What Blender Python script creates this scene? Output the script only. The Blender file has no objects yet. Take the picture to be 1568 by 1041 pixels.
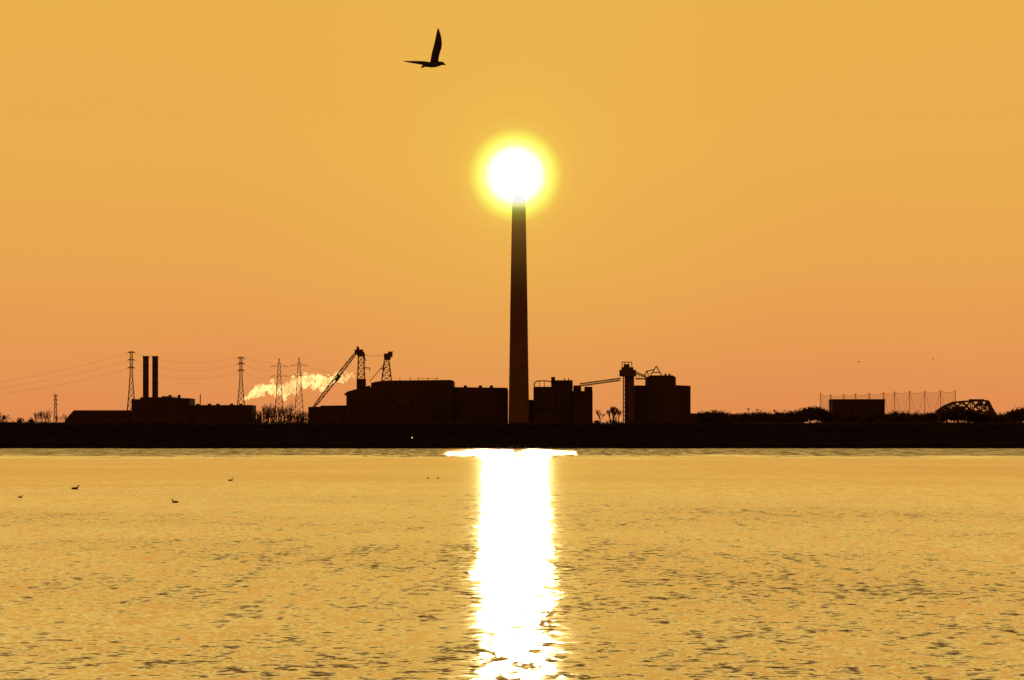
import bpy, bmesh, math, random
from mathutils import Vector, Matrix, noise
random.seed(7)
F=8614.0; CH=3.0
D0=2500.0
scene=bpy.context.scene
def W(x,y,d=2540.0):
    """image pixel coordinates, projected from the camera to depth d -> metres"""
    return Vector(((x-784)/F*d, d, CH+(676-y)/F*d))
def S(px,d=2540.0): return px/F*d
# ------------------------------------------------ materials
def mat_basic(name,col,rough=0.85,nscale=0.3,var=0.5,metal=0.0):
    m=bpy.data.materials.new(name); m.use_nodes=True
    nt=m.node_tree; b=nt.nodes['Principled BSDF']
    g=nt.nodes.new('ShaderNodeNewGeometry'); n=nt.nodes.new('ShaderNodeTexNoise')
    n.inputs['Scale'].default_value=nscale; n.inputs['Detail'].default_value=5
    nt.links.new(g.outputs['Position'],n.inputs['Vector'])
    r=nt.nodes.new('ShaderNodeValToRGB')
    r.color_ramp.elements[0].position=0.3; r.color_ramp.elements[1].position=0.7
    r.color_ramp.elements[0].color=(*[c*(1-var) for c in col],1)
    r.color_ramp.elements[1].color=(*[min(1,c*(1+var)) for c in col],1)
    nt.links.new(n.outputs['Fac'],r.inputs['Fac']); nt.links.new(r.outputs['Color'],b.inputs['Base Color'])
    b.inputs['Roughness'].default_value=rough; b.inputs['Metallic'].default_value=metal
    b.inputs['Specular IOR Level'].default_value=0.05
    return m
M_soil=mat_basic('bank_soil',(0.012,0.005,0.004),0.95,0.15)
M_brick=mat_basic('sooty_brick',(0.036,0.012,0.009),0.9,0.05,0.3)
M_panel=mat_basic('dark_cladding',(0.042,0.014,0.010),0.8,0.2,0.3)
M_steel=mat_basic('rusty_steel',(0.06,0.02,0.013),0.7,0.5)
M_twig=mat_basic('bark',(0.09,0.035,0.02),0.9,1.0)
M_leaf=mat_basic('dry_foliage',(0.045,0.017,0.010),0.9,0.6)
M_bird=mat_basic('dark_feathers',(0.035,0.017,0.012),0.7,20)
M_glass=mat_basic('dark_glass',(0.024,0.009,0.007),0.5,0.4)

def new_obj(name,bm,mats,smooth=False):
    me=bpy.data.meshes.new(name); 
    bmesh.ops.recalc_face_normals(bm,faces=bm.faces)
    bm.to_mesh(me); bm.free()
    for m in mats: me.materials.append(m)
    if smooth:
        for p in me.polygons: p.use_smooth=True
    o=bpy.data.objects.new(name,me); scene.collection.objects.link(o); return o
def beam(bm,p,q,r=0.15,mi=0,r2=None):
    p=Vector(p);q=Vector(q); a=q-p
    if a.length<1e-5: return
    a.normalize(); u=a.cross(Vector((0,1,0)))
    if u.length<1e-3: u=a.cross(Vector((1,0,0)))
    u.normalize(); v=a.cross(u); r2=r if r2 is None else r2
    A=[bm.verts.new(p+u*r*s+v*r*t) for s,t in((-1,-1),(1,-1),(1,1),(-1,1))]
    B=[bm.verts.new(q+u*r2*s+v*r2*t) for s,t in((-1,-1),(1,-1),(1,1),(-1,1))]
    fs=[bm.faces.new(A[::-1]),bm.faces.new(B)]
    for i in range(4): fs.append(bm.faces.new((A[i],A[(i+1)%4],B[(i+1)%4],B[i])))
    for f in fs: f.material_index=mi
def prism(bm,pts,d=2540.0,depth=20.0,mi=0):
    A=[bm.verts.new(W(x,y,d)) for x,y in pts]
    B=[bm.verts.new(W(x,y,d)+Vector((0,depth,0))) for x,y in pts]
    n=len(pts); fs=[bm.faces.new(A),bm.faces.new(B[::-1])]
    for i in range(n): fs.append(bm.faces.new((A[i],B[i],B[(i+1)%n],A[(i+1)%n])))
    for f in fs: f.material_index=mi
def rect(bm,x0,y0,x1,y1,d=2540.0,depth=15.0,mi=0):
    prism(bm,[(x0,y1),(x0,y0),(x1,y0),(x1,y1)],d,depth,mi)
def cyl(bm,x,y0,y1,r0,r1,d=2540.0,seg=20,mi=0,dy=0):
    P=W(x,y0,d);Q=W(x,y1,d);R0=S(r0,d);R1=S(r1,d)
    A=[];B=[]
    for i in range(seg):
        t=2*math.pi*i/seg; c=Vector((math.cos(t),math.sin(t),0))
        A.append(bm.verts.new(P+c*R0+Vector((0,dy,0)))); B.append(bm.verts.new(Q+c*R1+Vector((0,dy,0))))
    fs=[bm.faces.new(A[::-1]),bm.faces.new(B)]
    for i in range(seg): fs.append(bm.faces.new((A[i],A[(i+1)%seg],B[(i+1)%seg],B[i])))
    for f in fs: f.material_index=mi
def tube(bm,pts,rad,seg=10,flat=1.0):
    rings=[]
    for i,p in enumerate(pts):
        p=Vector(p); a=Vector(pts[min(i+1,len(pts)-1)])-Vector(pts[max(i-1,0)]); a.normalize()
        side=Vector((0,1,0)); up=a.cross(side); up.normalize()
        rings.append([bm.verts.new(p+up*rad[i]*math.cos(t)+side*rad[i]*flat*math.sin(t)) for t in [2*math.pi*k/seg for k in range(seg)]])
    for a,b in zip(rings,rings[1:]):
        for k in range(seg): bm.faces.new((a[k],a[(k+1)%seg],b[(k+1)%seg],b[k]))
    bm.faces.new(rings[0][::-1]); bm.faces.new(rings[-1])
def windows(bm,x0,x1,y,n,w,h,d,mi=1):
    for i in range(n):
        x=x0+(x1-x0)*(i+0.5)/n
        rect(bm,x-w/2,y-h/2,x+w/2,y+h/2,d-0.12,0.4,mi)

# ------------------------------------------------ water
bm=bmesh.new()
vs=[bm.verts.new(v) for v in((-6000,-400,0),(6000,-400,0),(6000,2530,0),(-6000,2530,0))]
bm.faces.new(vs)
m=bpy.data.materials.new('lake_water'); m.use_nodes=True; nt=m.node_tree; N=nt.nodes; L=nt.links
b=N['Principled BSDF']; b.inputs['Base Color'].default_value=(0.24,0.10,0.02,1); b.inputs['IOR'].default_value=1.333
geo=N.new('ShaderNodeNewGeometry')
def vmul(src,v):
    n=N.new('ShaderNodeVectorMath'); n.operation='MULTIPLY'; L.new(src,n.inputs[0]); n.inputs[1].default_value=v; return n.outputs[0]
def noi(src,sc,det,rough=0.5):
    n=N.new('ShaderNodeTexNoise'); n.inputs['Scale'].default_value=sc; n.inputs['Detail'].default_value=det; n.inputs['Roughness'].default_value=rough
    L.new(src,n.inputs['Vector']); return n
def math_(op,a,bb=None,c=None,clamp=False):
    n=N.new('ShaderNodeMath'); n.operation=op; n.use_clamp=clamp
    for i,s in enumerate((a,bb,c)):
        if s is None: continue
        if isinstance(s,(int,float)): n.inputs[i].default_value=s
        else: L.new(s,n.inputs[i])
    return n.outputs[0]
def mapr(src,a,b_,c,d_,sm=True):
    n=N.new('ShaderNodeMapRange'); n.inputs[1].default_value=a;n.inputs[2].default_value=b_;n.inputs[3].default_value=c;n.inputs[4].default_value=d_
    if sm:n.interpolation_type='SMOOTHSTEP'
    L.new(src,n.inputs[0]); return n.outputs[0]
pos=geo.outputs['Position']
sep=N.new('ShaderNodeSeparateXYZ'); L.new(pos,sep.inputs[0])
A_=noi(vmul(pos,(5.0,2.6,1)),1.0,3,0.6)
B_=noi(vmul(pos,(2.6,0.70,1)),1.0,3,0.6)
C_=noi(vmul(pos,(0.9,0.085,1)),1.0,3,0.6)
big=noi(vmul(pos,(0.030,0.012,1)),1.0,4,0.6)
cat=noi(vmul(pos,(0.035,0.006,1)),1.0,4,0.65)     # cat's paws along the far shore
glt=noi(vmul(pos,(0.45,0.012,1)),1.0,3,0.65)      # broken glitter far out
def chan(n):
    s=N.new('ShaderNodeSeparateColor'); L.new(n.outputs['Color'],s.inputs[0]); return s.outputs
a_,b_2,c_=chan(A_),chan(B_),chan(C_)
patch=mapr(big.outputs['Fac'],0.34,0.66,0.45,1.15)
def ctr(s,k): return math_('MULTIPLY',math_('SUBTRACT',s,0.5),k)
far=mapr(math_('ADD',sep.outputs['Y'],ctr(cat.outputs['Fac'],900)),950,1350,0,1)
dist=mapr(sep.outputs['Y'],190,460,1.0,0.22)
amp=math_('MULTIPLY',patch,dist); amp=math_('ADD',amp,math_('MULTIPLY',far,1.5))
tmin=math_('SUBTRACT',0.0225,math_('DIVIDE',1.35,math_('MAXIMUM',sep.outputs['Y'],60.0)))
tadd=math_('MULTIPLY',far,math_('MULTIPLY',math_('MAXIMUM',math_('SUBTRACT',glt.outputs['Fac'],0.40),0.0),1.1))
tmin=math_('ADD',tmin,tadd)
sy=math_('ADD',ctr(a_[0],0.80),math_('ADD',ctr(b_2[0],0.70),ctr(c_[0],0.42)))
sy=math_('MULTIPLY',sy,amp)
sy=math_('MAXIMUM',math_('ADD',math_('ADD',sy,math_('MULTIPLY',amp,0.035)),0.018),tmin)
sx=math_('ADD',ctr(a_[1],0.17),math_('ADD',ctr(b_2[1],0.13),ctr(c_[1],0.06)))
sx=math_('MULTIPLY',sx,math_('ADD',math_('MAXIMUM',amp,0.55),math_('MULTIPLY',far,2.6)))
cmb=N.new('ShaderNodeCombineXYZ'); L.new(sx,cmb.inputs[0]); L.new(math_('MULTIPLY',sy,-1),cmb.inputs[1]); cmb.inputs[2].default_value=1
nrm=N.new('ShaderNodeVectorMath'); nrm.operation='NORMALIZE'; L.new(cmb.outputs[0],nrm.inputs[0])
L.new(nrm.outputs[0],b.inputs['Normal'])
L.new(math_('ADD',math_('MULTIPLY',far,0.01),0.045),b.inputs['Roughness'])
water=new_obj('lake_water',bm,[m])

# ------------------------------------------------ land
bm=bmesh.new()
prof=[(2497,-1.5),(2500,0.25),(2503,1.6),(2512,4.5),(2522,8.5),(2530,11.3),(2560,11.6),(2700,11.0),(3500,11),(9000,11),(30000,11)]
xs=[-12000,-3000,-1200]+[-480+i*3.0 for i in range(321)]+[1200,3000,12000]
rows=[]
for (yy,zz) in prof:
    row=[]
    for x in xs:
        nz=noise.noise(Vector((x*0.03,yy*0.05,0)))*0.9+noise.noise(Vector((x*0.13,yy*0.2,3)))*0.5
        if zz<1: nz*=0.1
        dy=noise.noise(Vector((x*0.02,1,2)))*1.2 if yy<2525 else 0
        row.append(bm.verts.new((x,yy+dy,zz+(nz if yy<2600 else 0))))
    rows.append(row)
for a,c in zip(rows,rows[1:]):
    for i in range(len(xs)-1): bm.faces.new((a[i],a[i+1],c[i+1],c[i]))
land=new_obj('far_shore_ground',bm,[M_soil])

bm=bmesh.new()
for i in range(900):
    x=random.uniform(-480,480); r=random.uniform(0.3,0.9)
    mt=Matrix.Translation((x,2499.5+random.uniform(0,3),random.uniform(0.0,1.3)))@Matrix.Rotation(random.uniform(0,6),4,'Z')@Matrix.Diagonal((r*1.3,r,r*0.7,1))
    bmesh.ops.create_icosphere(bm,subdivisions=1,radius=1,matrix=mt)
new_obj('rock_revetment',bm,[M_soil])

# ------------------------------------------------ buildings
G=650
bm=bmesh.new()
prism(bm,[(97,G),(101,641),(113,628),(201,628),(201,G)],2545,40)
prism(bm,[(201.2,G),(201.2,611),(214,611),(215,608),(247,608),(248,606.5),(262,606.5),(263,609),(290,609.5),(291,G)],2542,45)
rect(bm,291.3,620,386,G,2544,40)
for x in(300,318,331,352,366): rect(bm,x,618,x+5,620.2,2550,3)
for x in(258,272): rect(bm,x,604.5,x+4,609.6,2552,3)
rect(bm,306,603,307.2,620,2552,1)
windows(bm,210,285,630,9,4,5,2542); windows(bm,300,380,634,10,4,3,2544); windows(bm,120,195,637,8,5,3,2545)
new_obj('boiler_house',bm,[M_brick,M_glass])
for i,x in enumerate((223.3,237.6)):
    bm=bmesh.new()
    cyl(bm,x,G,546,4.7,4.5,2555,20); cyl(bm,x,547,545,5.3,5.3,2555,20)
    for yy in(560,585): cyl(bm,x,yy+0.8,yy,5.1,5.1,2555,20)
    for a in range(2): beam(bm,W(x+a*1.5-0.75,606,2553.3),W(x+a*1.5-0.75,546,2553.3),0.05)
    new_obj('smokestack',bm,[M_steel])
bm=bmesh.new()
prism(bm,[(472,G),(472,623),(490,622.5),(491,621),(530,620.5),(530,G)],2548,40)
prism(bm,[(530.3,G),(530.3,600),(536,598),(545,597.5),(548,593),(568,592.5),(568,586),(580,583.5),(593,582.5),(690,581.5),(694.5,583),(694.5,G)],2545,60)
prism(bm,[(694.8,G),(694.8,592.5),(776,593.5),(778,596),(778,G)],2547,60)
for x in(612,628,640,655,668): rect(bm,x,577.5,x+0.8,582.3,2560,1)
rect(bm,640,579,672,579.5,2560,0.6)
for x in(710,733,750): rect(bm,x,590,x+5,593.6,2560,4)
for x in range(540,690,15): rect(bm,x,600,x+1.2,G,2544.8,0.6,2)
for x in range(700,775,12): rect(bm,x,598,x+1,G,2546.8,0.6,2)
windows(bm,540,690,622,14,5,9,2545); windows(bm,700,775,622,7,5,7,2547)
rect(bm,597,598,599,616,2544.5,0.5,2); rect(bm,588,611,606,613,2544.3,0.5,2)
new_obj('power_station_hall',bm,[M_brick,M_glass,M_panel])
bm=bmesh.new()
rect(bm,806,612,817,G,2548,30)
rect(bm,817.2,592,848,G,2545,35)
rect(bm,848.3,582,877,G,2547,35)
rect(bm,877.3,598.5,907.5,G,2544,35)
rect(bm,878,590,890,598.8,2550,8); rect(bm,895,592,907,598.8,2550,5)
rect(bm,844,577,850,592.3,2552,5)
for x in(864,870): rect(bm,x,579,x+1.5,582.3,2555,1)
pp=[(818,592),(818.5,586),(822,583.5),(830,583),(840,583.3),(845,585)]
for a,c in zip(pp,pp[1:]): beam(bm,W(*a,2550),W(*c,2550),0.25,2)
for x in(826,834): beam(bm,W(x,592,2550),W(x,583,2550),0.12,2)
windows(bm,820,905,625,9,4,6,2543.9)
new_obj('turbine_annex',bm,[M_brick,M_glass,M_steel])

# great chimney, its upper shaft turning see-through to imitate the sun's glare
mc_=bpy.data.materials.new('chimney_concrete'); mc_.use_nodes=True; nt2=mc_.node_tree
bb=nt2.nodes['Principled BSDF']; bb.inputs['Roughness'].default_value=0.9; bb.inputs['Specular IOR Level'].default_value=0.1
tc=nt2.nodes.new('ShaderNodeNewGeometry'); no=nt2.nodes.new('ShaderNodeTexNoise'); no.inputs['Scale'].default_value=0.4; no.inputs['Detail'].default_value=6
nt2.links.new(tc.outputs['Position'],no.inputs['Vector'])
rp=nt2.nodes.new('ShaderNodeValToRGB'); rp.color_ramp.elements[0].color=(0.06,0.018,0.009,1); rp.color_ramp.elements[1].color=(0.12,0.04,0.018,1)
nt2.links.new(no.outputs['Fac'],rp.inputs['Fac']); nt2.links.new(rp.outputs['Color'],bb.inputs['Base Color'])
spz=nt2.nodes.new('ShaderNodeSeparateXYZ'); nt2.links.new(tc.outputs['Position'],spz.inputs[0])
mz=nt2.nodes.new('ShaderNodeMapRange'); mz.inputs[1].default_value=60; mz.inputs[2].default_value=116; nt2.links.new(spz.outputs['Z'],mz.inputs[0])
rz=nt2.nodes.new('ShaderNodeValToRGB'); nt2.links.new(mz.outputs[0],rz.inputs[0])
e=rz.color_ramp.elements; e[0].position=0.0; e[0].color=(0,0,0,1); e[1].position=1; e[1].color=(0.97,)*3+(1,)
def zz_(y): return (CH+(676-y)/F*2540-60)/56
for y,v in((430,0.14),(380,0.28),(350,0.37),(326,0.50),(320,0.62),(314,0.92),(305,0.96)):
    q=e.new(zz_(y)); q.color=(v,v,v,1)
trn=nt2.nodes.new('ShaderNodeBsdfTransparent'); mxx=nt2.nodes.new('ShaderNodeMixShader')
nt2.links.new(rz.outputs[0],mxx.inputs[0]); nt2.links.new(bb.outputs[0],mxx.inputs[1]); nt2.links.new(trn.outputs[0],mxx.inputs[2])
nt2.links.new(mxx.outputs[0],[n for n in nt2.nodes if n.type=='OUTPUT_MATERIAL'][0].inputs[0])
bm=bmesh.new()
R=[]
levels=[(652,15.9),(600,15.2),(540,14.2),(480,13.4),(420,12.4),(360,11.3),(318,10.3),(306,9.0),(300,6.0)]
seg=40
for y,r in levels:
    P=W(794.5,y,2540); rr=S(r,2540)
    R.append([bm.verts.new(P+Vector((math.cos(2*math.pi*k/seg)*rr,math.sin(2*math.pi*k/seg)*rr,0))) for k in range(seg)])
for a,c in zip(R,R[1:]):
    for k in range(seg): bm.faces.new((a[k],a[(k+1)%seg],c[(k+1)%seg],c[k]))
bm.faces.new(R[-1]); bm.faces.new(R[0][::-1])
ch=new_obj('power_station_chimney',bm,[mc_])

bm=bmesh.new()
for off in(0,3.4):
    beam(bm,W(888,587.5+off,2556),W(950,579+off,2556),0.25)
for i in range(13):
    x=888+i*5.1; y=587.5-(x-888)*8.5/62
    beam(bm,W(x,y,2556),W(x,y+3.4,2556),0.12); 
    if i<12: beam(bm,W(x,y+3.4,2556),W(x+5.1,y-0.7,2556),0.10)
new_obj('conveyor_bridge',bm,[M_steel])
bm=bmesh.new()
cyl(bm,964,G,566,7.2,7.0,2552,24); 
for x in(954.5,957.3): beam(bm,W(x,G,2550),W(x,566,2550),0.25)
for i in range(12): beam(bm,W(954.5,570+i*6.5,2550),W(957.3,573+i*6.5,2550),0.12)
rect(bm,949,566,974,576,2548,10); rect(bm,952,562,970,566.3,2549,8)
rect(bm,952,553.8,968,554.8,2550,4)
for x in(952.5,957,962.5,967.5): beam(bm,W(x,562,2550),W(x,554,2550),0.16)
rect(bm,955,557.5,964,562,2550,3)
for off in(0,2.6): beam(bm,W(973,569+off,2553),W(990,576+off*0.8,2553),0.22)
beam(bm,W(973,580,2553),W(991,580,2553),0.3); 
for i in range(4): beam(bm,W(974+4*i,580,2553),W(976+4*i,571+1.6*i,2553),0.12)
new_obj('grain_elevator_tower',bm,[M_steel])
bm=bmesh.new()
rect(bm,971.5,590,990.3,G,2556,25)
prism(bm,[(990.6,G),(990.6,577),(996,574.5),(1030,574.5),(1035,577.5),(1035,589.5),(1057.5,590.5),(1057.5,632.5),(1070,633),(1070,G)],2554,35)
tri=[((986,576),(990.5,567.5)),((990.5,567.5),(993,575)),((996,574.5),(1005,560.5)),((1005,560.5),(1013,574.5)),((999,570),(1010,570)),((1002,565.5),(990.5,568.5))]
for a,c in tri: beam(bm,W(*a,2560),W(*c,2560),0.22)
for x in(1018,1024): rect(bm,x,571.8,x+2.5,574.8,2560,3)
for x in range(996,1056,9): rect(bm,x,594,x+0.8,G,2553.8,0.5,2)
windows(bm,995,1055,612,6,4,6,2554)
new_obj('silo_building',bm,[M_brick,M_glass,M_panel])
bm=bmesh.new()
rect(bm,1275,613,1355,G,2560,30); rect(bm,1274.5,611,1355.5,613.2,2559.5,31,2)
for x in range(1280,1354,8): rect(bm,x,615,x+0.7,G,2559.8,0.5,2)
windows(bm,1280,1352,630,7,5,3,2559.9)
new_obj('storage_warehouse',bm,[M_brick,M_glass,M_panel])

# ------------------------------------------------ pylons
def lattice(bm,x,yt,yb,wt,wb,d,n,r=0.13,curve=1.6):
    lv=[]
    for i in range(n+1):
        t=i/n; y=yt+(yb-yt)*t; w=S(wt+(wb-wt)*t**curve,d)
        c=W(x,y,d); lv.append([c+Vector((sx_*w,sy_*w,0)) for sx_,sy_ in((-1,-1),(1,-1),(1,1),(-1,1))])
    for a,c in zip(lv,lv[1:]):
        for k in range(4):
            beam(bm,a[k],c[k],r); 
        for k in(0,2):
            beam(bm,a[k],c[(k+1)%4],r*0.5); beam(bm,a[(k+1)%4],c[k],r*0.5)
        beam(bm,c[0],c[1],r*0.5)
def arm(bm,x,y,hw,h,d,r=0.12):
    for s in(-1,1):
        beam(bm,W(x,y,d),W(x+s*hw,y,d),r); beam(bm,W(x,y-h,d),W(x+s*hw,y,d),r*0.8)
        beam(bm,W(x+s*hw,y,d),W(x+s*hw,y+2,d),r*0.8)
for x,yt,yb,wb,arms in((201,538,650,8,(539.5,551,563)),(369,546.5,650,8.5,(548,557,567)),):
    bm=bmesh.new(); lattice(bm,x,yt,yt+34,1.7,2.0,2575,6,0.12); lattice(bm,x,yt+34,yb,2.0,wb,2575,8,0.13,1.2)
    for y in arms: arm(bm,x,y,5.2,2,2575,0.15)
    new_obj('transmission_tower',bm,[M_steel])
for x,yt in((427.5,549),(458,547.5)):
    bm=bmesh.new(); lattice(bm,x,yt,yt+12,0.3,2.0,2580,2,0.09,1); lattice(bm,x,yt+12,650,2.0,8,2580,10,0.09,1.25)
    arm(bm,x,yt+12,13,4,2580,0.07); arm(bm,x,yt+27,13.5,3,2580,0.07)
    new_obj('transmission_tower',bm,[M_steel])
bm=bmesh.new(); lattice(bm,85,604,650,1,3,2560,6,0.1); 
for y in(605,612,619): arm(bm,85,y,3,1.5,2560,0.1)
new_obj('utility_pole',bm,[M_steel])
bm=bmesh.new()
def wire(x0,y0,x1,y1,sag,d,r=0.026,n=14):
    P=None
    for i in range(n+1):
        t=i/n; q=W(x0+(x1-x0)*t,y0+(y1-y0)*t+sag*4*t*(1-t),d)
        if P is not None: beam(bm,P,q,r)
        P=q
for k,y in enumerate((541,553,565)):
    wire(-150,604+k*7,196,y,9,2575); wire(206,y,364,y+5,12,2575); wire(374,y+5,415,y+14,3,2575)
for y in(561,576): wire(441,y,445,y,0.2,2580); wire(471,y,560,y+10,6,2580)
new_obj('power_lines',bm,[M_steel])

# ------------------------------------------------ cranes
bm=bmesh.new()
a0=W(480,624,2560);a1=W(549,535,2560)
dr=(a1-a0).normalized(); pn=Vector((dr.z,0,-dr.x))
nb=20
def bw(t): return S(3.0,2560)*math.sin(math.pi*min(1,max(0.12,t*0.9+0.08)))**0.5
prev=None
for i in range(nb+1):
    t=i/nb; c=a0.lerp(a1,t); w=bw(t)*0.8
    cur=(c-pn*w,c+pn*w)
    if prev:
        beam(bm,prev[0],cur[0],0.22);beam(bm,prev[1],cur[1],0.22);beam(bm,prev[i%2],cur[1-i%2],0.16)
    beam(bm,cur[0],cur[1],0.12); prev=cur
cc=a0.lerp(a1,0.52); beam(bm,cc-dr*1.6+pn*0.5,cc+dr*1.6+pn*0.5,0.8)
lattice(bm,553,546,600,4.2,6.0,2562,6,0.24,1)
rect(bm,543,535,556,539,2560,3); prism(bm,[(544,539),(558,539),(559,546),(548,546)],2560,4); beam(bm,W(547,536,2560),W(547,529,2560),0.16)
rect(bm,546,531,550,535.2,2560,2)
beam(bm,W(556,541,2561),W(560,553,2561),0.2);beam(bm,W(558,563,2561),W(567,563.5,2561),0.2);beam(bm,W(566,563,2561),W(566,568,2561),0.15)
rect(bm,546,580,560,594,2561,6)
prism(bm,[(526,603),(540,597),(566,590),(570,596),(566,600),(530,606)],2562,5)
new_obj('dockside_crane',bm,[M_steel])
bm=bmesh.new()
lattice(bm,592,549,584,3.2,7.5,2562,4,0.24,1); 
rect(bm,588,541,601,546,2560,4); prism(bm,[(587,546),(599,546),(597,551),(590,551)],2560,4); rect(bm,594,538,600,541.2,2560,3)
beam(bm,W(600,541,2561),W(602,537.5,2561),0.15)
beam(bm,W(583,565,2561),W(592,562,2561),0.2); beam(bm,W(566,584,2561),W(588,558,2561),0.14)
new_obj('dockside_crane',bm,[M_steel])
bm=bmesh.new(); wire(557,543,588,544,1.5,2561,0.08,8); new_obj('crane_cable',bm,[M_steel])

# ------------------------------------------------ truss bridge (right)
bm=bmesh.new()
top=[(1433,630),(1445,622),(1458,616.5),(1472,615),(1486,614),(1500,613.5),(1511,614),(1516,624),(1522,634)]
bot=[(1433,634),(1445,631),(1458,629),(1472,628.5),(1486,628.5),(1500,630),(1511,632),(1516,634),(1522,637)]
for dd,ox in((2556,0),(2562,2.5)):
    T=[(x+ox,y) for x,y in top]; Bq=[(x+ox,y) for x,y in bot]
    for i in range(len(T)-1):
        beam(bm,W(*T[i],dd),W(*T[i+1],dd),0.42); beam(bm,W(*Bq[i],dd),W(*Bq[i+1],dd),0.38)
        beam(bm,W(*T[i],dd),W(*Bq[i+1],dd),0.24)
        beam(bm,W(*Bq[i],dd),W(*T[i+1],dd),0.24)
        beam(bm,W(*T[i],dd),W(*Bq[i],dd),0.2)
for i in range(9): beam(bm,W(*top[i],2556),W(top[i][0]+2.5,top[i][1],2562),0.2)
rect(bm,1497,617,1505,622,2557,4); rect(bm,1484,611,1507,612.6,2558,2); beam(bm,W(1511,614,2556),W(1507,628,2556),0.4)
rect(bm,1460,622,1478,631,2558,4)
for x in(1437,1518): rect(bm,x,630,x+4,G,2556,6)
new_obj('steel_truss_bridge',bm,[M_steel])

# ------------------------------------------------ nets
mn=bpy.data.materials.new('red_netting'); mn.use_nodes=True; t=mn.node_tree; 
for n in list(t.nodes):
    if n.type=='BSDF_PRINCIPLED': t.nodes.remove(n)
out=[n for n in t.nodes if n.type=='OUTPUT_MATERIAL'][0]
tr=t.nodes.new('ShaderNodeBsdfTransparent'); df=t.nodes.new('ShaderNodeBsdfDiffuse'); df.inputs[0].default_value=(0.6,0.12,0.07,1)
mx=t.nodes.new('ShaderNodeMixShader'); mx.inputs[0].default_value=0.2
t.links.new(tr.outputs[0],mx.inputs[1]);t.links.new(df.outputs[0],mx.inputs[2]);t.links.new(mx.outputs[0],out.inputs[0])
M_pole=mat_basic('red_pole_paint',(0.35,0.08,0.045),0.7,0.5)
bm=bmesh.new()
polesL=[(1256,601,2600),(1272,603,2610),(1292,603,2610),(1310,602,2610),(1331,601,2610),(1353,600,2610)]
polesR=[(1370,599,2610),(1393,598,2610),(1416,598,2610),(1440,597,2610),(1463,597,2610)]
allp=polesL+polesR
for x,y,d in allp: beam(bm,W(x,y,d),W(x,G,d),0.12)
for (xa,ya,da),(xb,yb,db) in zip(allp,allp[1:]):
    n=8; pt=[]; 
    for i in range(n+1):
        tt=i/n; pt.append((W(xa+(xb-xa)*tt,ya+1+(yb-ya)*tt+3.2*4*tt*(1-tt),da+(db-da)*tt),W(xa+(xb-xa)*tt,640,da+(db-da)*tt)))
    for p_,q_ in zip(pt,pt[1:]):
        f=bm.faces.new([bm.verts.new(v) for v in(p_[0],q_[0],q_[1],p_[1])]); f.material_index=1
        beam(bm,p_[0],q_[0],0.06)
    beam(bm,W(xa,ya+2,da),W(xa+(xb-xa)*0.5,640,da),0.05); beam(bm,W(xb,yb+2,db),W(xa+(xb-xa)*0.5,640,db),0.05)
new_obj('safety_net_fence',bm,[M_pole,mn])

# ------------------------------------------------ vegetation
def branch(bm,p,dirv,ln,r,depth):
    q=p+dirv*ln; beam(bm,p,q,r,0,r*0.6)
    if depth==0: return
    for i in range(random.choice((2,3,3))):
        a=Vector((random.uniform(-1,1),random.uniform(-1,1),random.uniform(0.1,0.8)))*0.6
        nd=(dirv+a).normalized(); branch(bm,p+dirv*ln*random.uniform(0.55,1),nd,ln*random.uniform(0.6,0.85),r*0.66,depth-1)
def baretree(name,x,h,d=2565,r=0.16,depth=5,n=1,spread=0):
    bm=bmesh.new()
    for i in range(n):
        xx=x+random.uniform(-spread,spread)
        branch(bm,W(xx,648,d),Vector((random.uniform(-.1,.1),0,1)).normalized(),S(h)*0.30*random.uniform(0.8,1.1),r,depth)
    return new_obj(name,bm,[M_twig])
baretree('bare_tree',936,34,2580,0.28,6,3,5); baretree('bare_tree',921,24,2580,0.2,5,2,4); baretree('bare_tree',946,26,2575,0.22,5,2,3)
baretree('bare_tree',1250,30,2570,0.2,6,3,12)
bm=bmesh.new()
for i in range(150):
    x=random.uniform(386,474); h=random.uniform(8,26)*(1.25 if 400<x<445 else 0.8)
    p=W(x,649,random.uniform(2560,2600)); branch(bm,p,Vector((random.uniform(-.12,.12),0,1)).normalized(),S(h)*0.45,0.13,3)
for i in range(26):
    x=random.uniform(52,78); branch(bm,W(x,647,2560),Vector((random.uniform(-.2,.2),0,1)).normalized(),S(random.uniform(5,9)),0.1,3)
for i in range(14):
    x=random.uniform(85,108); branch(bm,W(x,647,2560),Vector((random.uniform(-.2,.2),0,1)).normalized(),S(random.uniform(3,6)),0.1,3)
new_obj('bare_saplings',bm,[M_twig])
bm=bmesh.new()
def clump(cx,cy,rx,rz,d,n,sz=0.55):
    c=W(cx,cy,d)
    for i in range(n):
        v=Vector((random.gauss(0,0.5),random.gauss(0,0.5),random.gauss(0,0.5)))
        p=c+Vector((v.x*S(rx),v.y*S(rx),v.z*S(rz)))
        s=random.uniform(0.3,1)*sz
        a=[p+Vector((random.uniform(-s,s),random.uniform(-s,s),random.uniform(-s,s))) for _ in range(3)]
        bm.faces.new([bm.verts.new(q) for q in a])
def top_at(x):
    pts=[(1058,640),(1075,631),(1095,628),(1112,632),(1130,633),(1160,631),(1180,632),(1200,630),(1215,631),(1235,624),(1250,622),(1268,629),(1290,634),(1355,633),(1375,630),(1400,633),(1430,632),(1450,624),(1470,623),(1488,627),(1515,633),(1535,634),(1550,629),(1562,625),(1620,626)]
    for (a,b1),(c,d1) in zip(pts,pts[1:]):
        if a<=x<=c: return b1+(d1-b1)*(x-a)/(c-a)
    return 642
x=1060
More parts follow.
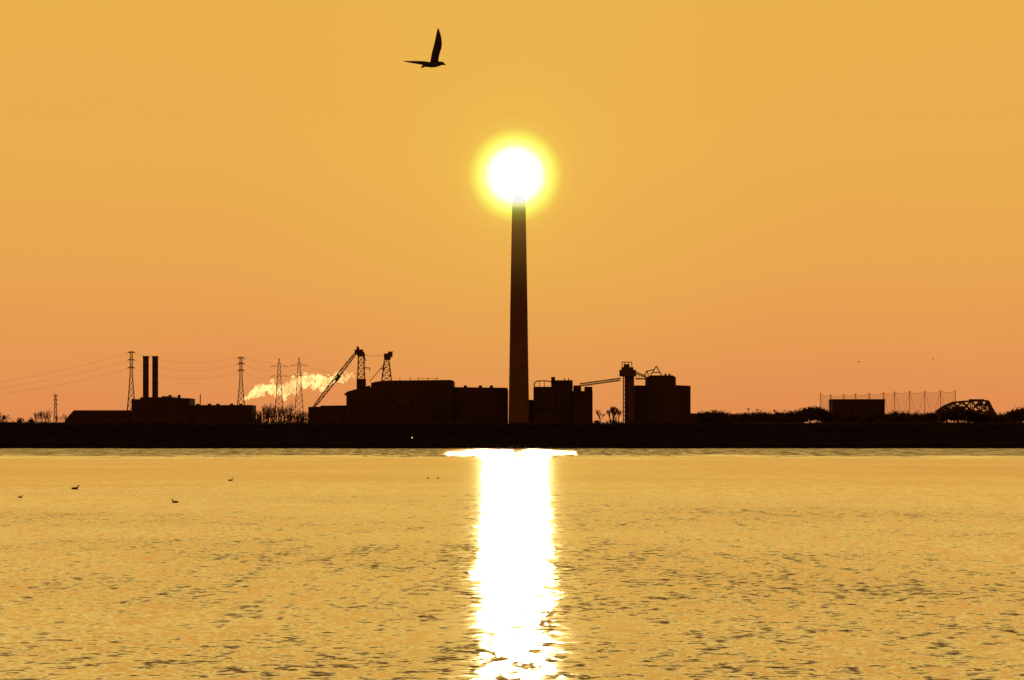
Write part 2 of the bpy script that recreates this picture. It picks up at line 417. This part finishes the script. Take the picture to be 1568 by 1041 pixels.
while x<1640:
    y=top_at(x)+random.uniform(-0.8,3); d=random.uniform(2545,2640)
    r=random.uniform(3,7); clump(x,y+r*0.8,r,r,d,130)
    for k in range(3): clump(x+random.uniform(-3,3),y+random.uniform(7,15),8,6,d,110,1.0)
    if random.random()<0.6: branch(bm,W(x,646,d),Vector((random.uniform(-.1,.1),0,1)),(646-y)*0.29*0.38,0.15,4)
    x+=random.uniform(1.6,3.4)
for cx,cy,r in((5,641,9),(-8,640,9),(30,645,6),(48,645,5),(915,648,5),(940,648,8),(395,648,6),(430,648,8),(460,648,7)):
    clump(cx,cy,r,r*0.7,2550,260,0.7)
new_obj('distant_treeline',bm,[M_leaf])
bm=bmesh.new()
for i in range(7000):
    x=random.uniform(-500,500); yy=random.uniform(2520,2545); z=11.0+random.uniform(-1.0,0.3); h=random.uniform(0.3,1.3)*(0.5+noise.noise(Vector((x*0.05,0,0)))+0.5)
    w=random.uniform(0.1,0.35)
    bm.faces.new([bm.verts.new(v) for v in((x-w,yy,z),(x+w,yy,z),(x+random.uniform(-.4,.4),yy,z+h+0.3))])
new_obj('shore_scrub',bm,[M_leaf])

for x,y in((1146,626),(1160,627)):
    bm=bmesh.new(); beam(bm,W(x,650,2560),W(x,y,2560),0.13); rect(bm,x-2.5,y-0.6,x+2.5,y+0.6,2560,0.6); new_obj('floodlight_mast',bm,[M_steel])

ml=bpy.data.materials.new('lamp_glow'); ml.use_nodes=True
e=ml.node_tree.nodes['Principled BSDF']; e.inputs['Emission Color'].default_value=(1,0.6,0.25,1); e.inputs['Emission Strength'].default_value=1.2
for x,y,r in((631,671,.3),(58,650,.28),(745,657,.3),(927,648,.25),(566,655,.15),(842,657,.15)):
    d=2500+(30 if y<660 else 8)
    bm=bmesh.new(); beam(bm,W(x,y+6,d),W(x,y,d),0.08); 
    bmesh.ops.create_icosphere(bm,subdivisions=2,radius=r,matrix=Matrix.Translation(W(x,y-1,d)))
    for f in bm.faces:
        if len(f.verts)==3: f.material_index=1
    new_obj('yard_lamp',bm,[M_steel,ml])

# ------------------------------------------------ steam plume (vapour; added emission stands in for scattered sunlight)
ms=bpy.data.materials.new('steam'); ms.use_nodes=True; t=ms.node_tree
for n in list(t.nodes):
    if n.type=='BSDF_PRINCIPLED': t.nodes.remove(n)
out=[n for n in t.nodes if n.type=='OUTPUT_MATERIAL'][0]
tr=t.nodes.new('ShaderNodeBsdfTransparent'); tl=t.nodes.new('ShaderNodeBsdfTranslucent'); tl.inputs[0].default_value=(0.95,0.9,0.8,1)
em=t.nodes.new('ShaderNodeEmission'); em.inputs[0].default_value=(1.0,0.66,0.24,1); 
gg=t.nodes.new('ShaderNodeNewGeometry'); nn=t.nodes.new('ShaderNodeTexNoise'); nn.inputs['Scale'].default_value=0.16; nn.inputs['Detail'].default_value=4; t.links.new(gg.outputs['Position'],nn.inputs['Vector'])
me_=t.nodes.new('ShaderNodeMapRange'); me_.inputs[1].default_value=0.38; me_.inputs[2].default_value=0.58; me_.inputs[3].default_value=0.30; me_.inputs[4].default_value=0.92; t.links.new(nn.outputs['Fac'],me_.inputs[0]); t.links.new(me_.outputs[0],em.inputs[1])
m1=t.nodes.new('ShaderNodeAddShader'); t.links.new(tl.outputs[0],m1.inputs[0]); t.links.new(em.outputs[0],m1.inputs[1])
lw=t.nodes.new('ShaderNodeLayerWeight'); lw.inputs[0].default_value=0.5
mr=t.nodes.new('ShaderNodeMapRange'); mr.inputs[1].default_value=0.2; mr.inputs[2].default_value=0.95; mr.inputs[3].default_value=0.30; mr.inputs[4].default_value=0.0
t.links.new(lw.outputs['Facing'],mr.inputs[0])
m2=t.nodes.new('ShaderNodeMixShader'); t.links.new(mr.outputs[0],m2.inputs[0]); t.links.new(tr.outputs[0],m2.inputs[1]); t.links.new(m1.outputs[0],m2.inputs[2]); t.links.new(m2.outputs[0],out.inputs[0])
bm=bmesh.new()
path=[(368,616,1.5),(380,609,5),(388,603,8),(397,598,10),(408,594,10),(418,597,10),(428,600,10),(437,597,12),(446,592,13),(456,587,13),(468,583,12),(480,583,12),(492,586,11),(503,584,10),(515,580,9),(528,577,7),(538,574,4)]
for (xa,ya,ra),(xb,yb,rb) in zip(path,path[1:]):
    for i in range(20):
        tt=random.random(); r=ra+(rb-ra)*tt
        rr=r*random.uniform(0.16,0.44)
        c=W(xa+(xb-xa)*tt+random.gauss(0,r*0.42),ya+(yb-ya)*tt+random.gauss(0,r*0.42),2620)+Vector((0,random.gauss(0,2),0))
        res=bmesh.ops.create_icosphere(bm,subdivisions=3,radius=S(rr),matrix=Matrix.Translation(c))
        for v in res['verts']:
            dv=(v.co-c); v.co=c+dv*(1+0.55*noise.noise(v.co*0.9)+0.3*noise.noise(v.co*2.3))
new_obj('steam_plume',bm,[ms],True)

# ------------------------------------------------ gull
bm=bmesh.new(); gd=102.0
def g(x,y,o=0): return W(x,y,gd)+Vector((0,o,0))
k=gd/F
body=[(645.5,102,0.8),(650,100.4,2.0),(655,99.3,3.4),(661,98.6,4.7),(667,98.2,4.6),(672,97.6,3.6),(675.5,97,3.0),(678,97.2,2.6),(680,98.2,1.5),(682.8,99.3,0.35)]
tube(bm,[g(x,y) for x,y,r in body],[r*k for x,y,r in body],14,0.95)
def wing(st):
    rings=[]
    for (lx,ly,tx,ty,o,th) in st:
        a=g(lx,ly,o);c=g(tx,ty,o+0.04); mdl=a.lerp(c,0.4); nn=Vector((0.25,-1,0.1)).normalized()*th*k
        rings.append([bm.verts.new(v) for v in(a,mdl+nn,c,mdl-nn)])
    for a,c in zip(rings,rings[1:]):
        for i in range(4): bm.faces.new((a[i],a[(i+1)%4],c[(i+1)%4],c[i]))
    bm.faces.new(rings[0][::-1]);bm.faces.new(rings[-1])
wing([(672,97,657,98,0,2),(671.5,91,659.2,92.5,-0.04,1.8),(673.2,83,660.4,86,-0.10,1.5),(676,75,662,79,-0.16,1.2),(677,68,664.2,72,-0.2,1.0),(676.4,61,666,64,-0.22,0.8),(675,54,667.6,57,-0.22,0.6),(673,48,668.9,50,-0.2,0.4),(671.3,43.5,670.3,44,-0.18,0.15)])
wing([(664,95.5,656,102,0.0,1.8),(656,94,650,99.5,0.10,1.6),(649,92.4,643,97.2,0.2,1.3),(641,91.6,636,95.6,0.28,1.0),(632,91.2,628,94,0.34,0.7),(624,91,622,92.6,0.38,0.5),(616.5,90.8,616.8,91.3,0.4,0.15)])
tv=[g(652,99,-0.02),g(652,101.5,-0.02),g(646,104.3,-0.03),g(644.5,102.6,0.0)]
a=[bm.verts.new(v+Vector((0,-.01,0))) for v in tv]; c=[bm.verts.new(v+Vector((0,.02,0))) for v in tv]
bm.faces.new(a);bm.faces.new(c[::-1])
for i in range(4): bm.faces.new((a[i],c[i],c[(i+1)%4],a[(i+1)%4]))
new_obj('flying_gull',bm,[M_bird],True)
for x,y,s in((1315.5,554,1.0),(1429,549.5,0.8)):
    bm=bmesh.new(); d=500; kk=d/F*s
    c=W(x,y,d); tube(bm,[c+Vector((-1.8*kk,0,0)),c,c+Vector((1.8*kk,0,0))],[0.15*kk,0.7*kk,0.2*kk],8)
    for s2 in(-1,1):
        f=[bm.verts.new(c+Vector(v)) for v in((-.7*kk,0,0),(.7*kk,0,0),(s2*2*kk,s2*0.3,1.4*kk))]; bm.faces.new(f)
    new_obj('flying_gull',bm,[M_bird])

# ------------------------------------------------ ducks
def duck(x,y,s=1.0,face=1):
    d=CH*F/(y+1-676); o=Vector(((x-784)/F*d,d,0)); bm=bmesh.new()
    pts=[(-0.30,0.10,0.015),(-0.24,0.07,0.05),(-0.14,0.05,0.085),(0.0,0.05,0.11),(0.12,0.06,0.09),(0.18,0.11,0.055),(0.19,0.18,0.038),(0.20,0.25,0.036),(0.225,0.29,0.045),(0.27,0.29,0.035),(0.30,0.28,0.014),(0.35,0.275,0.008)]
    tube(bm,[o+Vector((px*s*face,0,pz*s)) for px,pz,r in pts],[r*s for _,_,r in pts],10)
    new_obj('swimming_duck',bm,[M_bird],True)
duck(115,748,0.85,1); duck(31,761,0.5,1); duck(268,768.5,0.6,-1); duck(353,735,0.68,1); duck(655,731.5,0.42,1); duck(671,731.5,0.42,-1)

# ------------------------------------------------ world
sd=Vector((5/F,1,408/F)).normalized()
w=bpy.data.worlds.new('World'); scene.world=w; w.use_nodes=True; nt=w.node_tree; N=nt.nodes; L=nt.links
bg=N['Background']; bg.inputs[1].default_value=1.0
tc=N.new('ShaderNodeTexCoord'); dirn=tc.outputs['Generated']
sp=N.new('ShaderNodeSeparateXYZ'); L.new(dirn,sp.inputs[0])
hz=noi(vmul(dirn,(14,14,70)),1.0,4,0.6)
z2=math_('ADD',math_('MULTIPLY',sp.outputs['Z'],2.0),ctr(hz.outputs['Fac'],0.022),clamp=True)
rp=N.new('ShaderNodeValToRGB'); L.new(z2,rp.inputs[0]); cr=rp.color_ramp
def srgb(c): return tuple(((v/255)/12.92 if v/255<=0.04045 else ((v/255+0.055)/1.055)**2.4) for v in c)
stops=[(0.0,srgb((224,137,82))),(0.02,srgb((227,146,83))),(0.06,srgb((231,163,81))),(0.10,srgb((232,171,79))),(0.16,srgb((231,174,76))),(0.22,(1.32,0.86,0.19)),(0.40,(1.32,0.84,0.20)),(0.6,(0.50,0.29,0.08)),(1.0,(0.12,0.08,0.045))]  # bright yellow band above the frame is added to brighten the water's reflection
cr.elements[0].position=0; cr.elements[0].color=(*stops[0][1],1); cr.elements[1].position=1; cr.elements[1].color=(*stops[-1][1],1)
for p_,c in stops[1:-1]:
    el=cr.elements.new(p_); el.color=(*c,1)
dst=N.new('ShaderNodeVectorMath'); dst.operation='DISTANCE'; L.new(dirn,dst.inputs[0]); dst.inputs[1].default_value=sd
wide=mapr(dst.outputs['Value'],0.0,0.06,0.25,0.0)
mixw=N.new('ShaderNodeMix'); mixw.data_type='RGBA'; L.new(wide,mixw.inputs[0]); L.new(rp.outputs[0],mixw.inputs[6]); mixw.inputs[7].default_value=(*srgb((240,200,80)),1)
ds=math_('MULTIPLY',dst.outputs['Value'],50.0,clamp=True)
r2=N.new('ShaderNodeValToRGB'); L.new(ds,r2.inputs[0]); c2=r2.color_ramp
st=[(0.0,(1,1,1,1)),(0.22,(1,1,0.98,1)),(0.245,(1,1,0.75,1)),(0.27,(1,1,0.34,1)),(0.33,(1,0.97,0.15,1)),(0.38,(1,0.86,0.11,0.62)),(0.43,(1,0.75,0.1,0.24)),(0.55,(1,0.65,0.1,0.09)),(1,(1,0.6,0.1,0))]
c2.elements[0].position=0; c2.elements[0].color=st[0][1]; c2.elements[1].position=1; c2.elements[1].color=st[-1][1]
for p_,c in st[1:-1]:
    el=c2.elements.new(p_); el.color=c
mixs=N.new('ShaderNodeMix'); mixs.data_type='RGBA'; L.new(r2.outputs['Alpha'],mixs.inputs[0]); L.new(mixw.outputs[2],mixs.inputs[6]); L.new(r2.outputs['Color'],mixs.inputs[7])
sky=N.new('ShaderNodeTexSky'); sky.sky_type='NISHITA'; sky.sun_disc=False; sky.sun_elevation=math.asin(sd.z); sky.sun_rotation=math.atan2(sd.x,sd.y); sky.dust_density=3
bg2=N.new('ShaderNodeBackground'); L.new(sky.outputs[0],bg2.inputs[0]); bg2.inputs[1].default_value=0.0006
add=N.new('ShaderNodeAddShader'); L.new(mixs.outputs[2],bg.inputs[0]); L.new(bg.outputs[0],add.inputs[0]); L.new(bg2.outputs[0],add.inputs[1])
L.new(add.outputs[0],[n for n in N if n.type=='OUTPUT_WORLD'][0].inputs[0])

sl=bpy.data.lights.new('sun','SUN'); sl.energy=2.0; sl.angle=math.radians(0.53); sl.color=(1,0.74,0.38)
so=bpy.data.objects.new('sun',sl); scene.collection.objects.link(so); so.rotation_euler=sd.to_track_quat('Z','Y').to_euler(); so.location=(0,1000,300)

cam=bpy.data.cameras.new('camera'); co=bpy.data.objects.new('camera',cam); scene.collection.objects.link(co)
co.location=(0,0,CH); co.rotation_euler=(math.radians(90),0,0)
cam.sensor_width=36; cam.lens=36*F/1568; cam.shift_y=(676-520.5)/1568; cam.clip_start=1; cam.clip_end=60000
scene.camera=co
scene.view_settings.view_transform='Standard'; scene.view_settings.look='None'; scene.view_settings.exposure=0
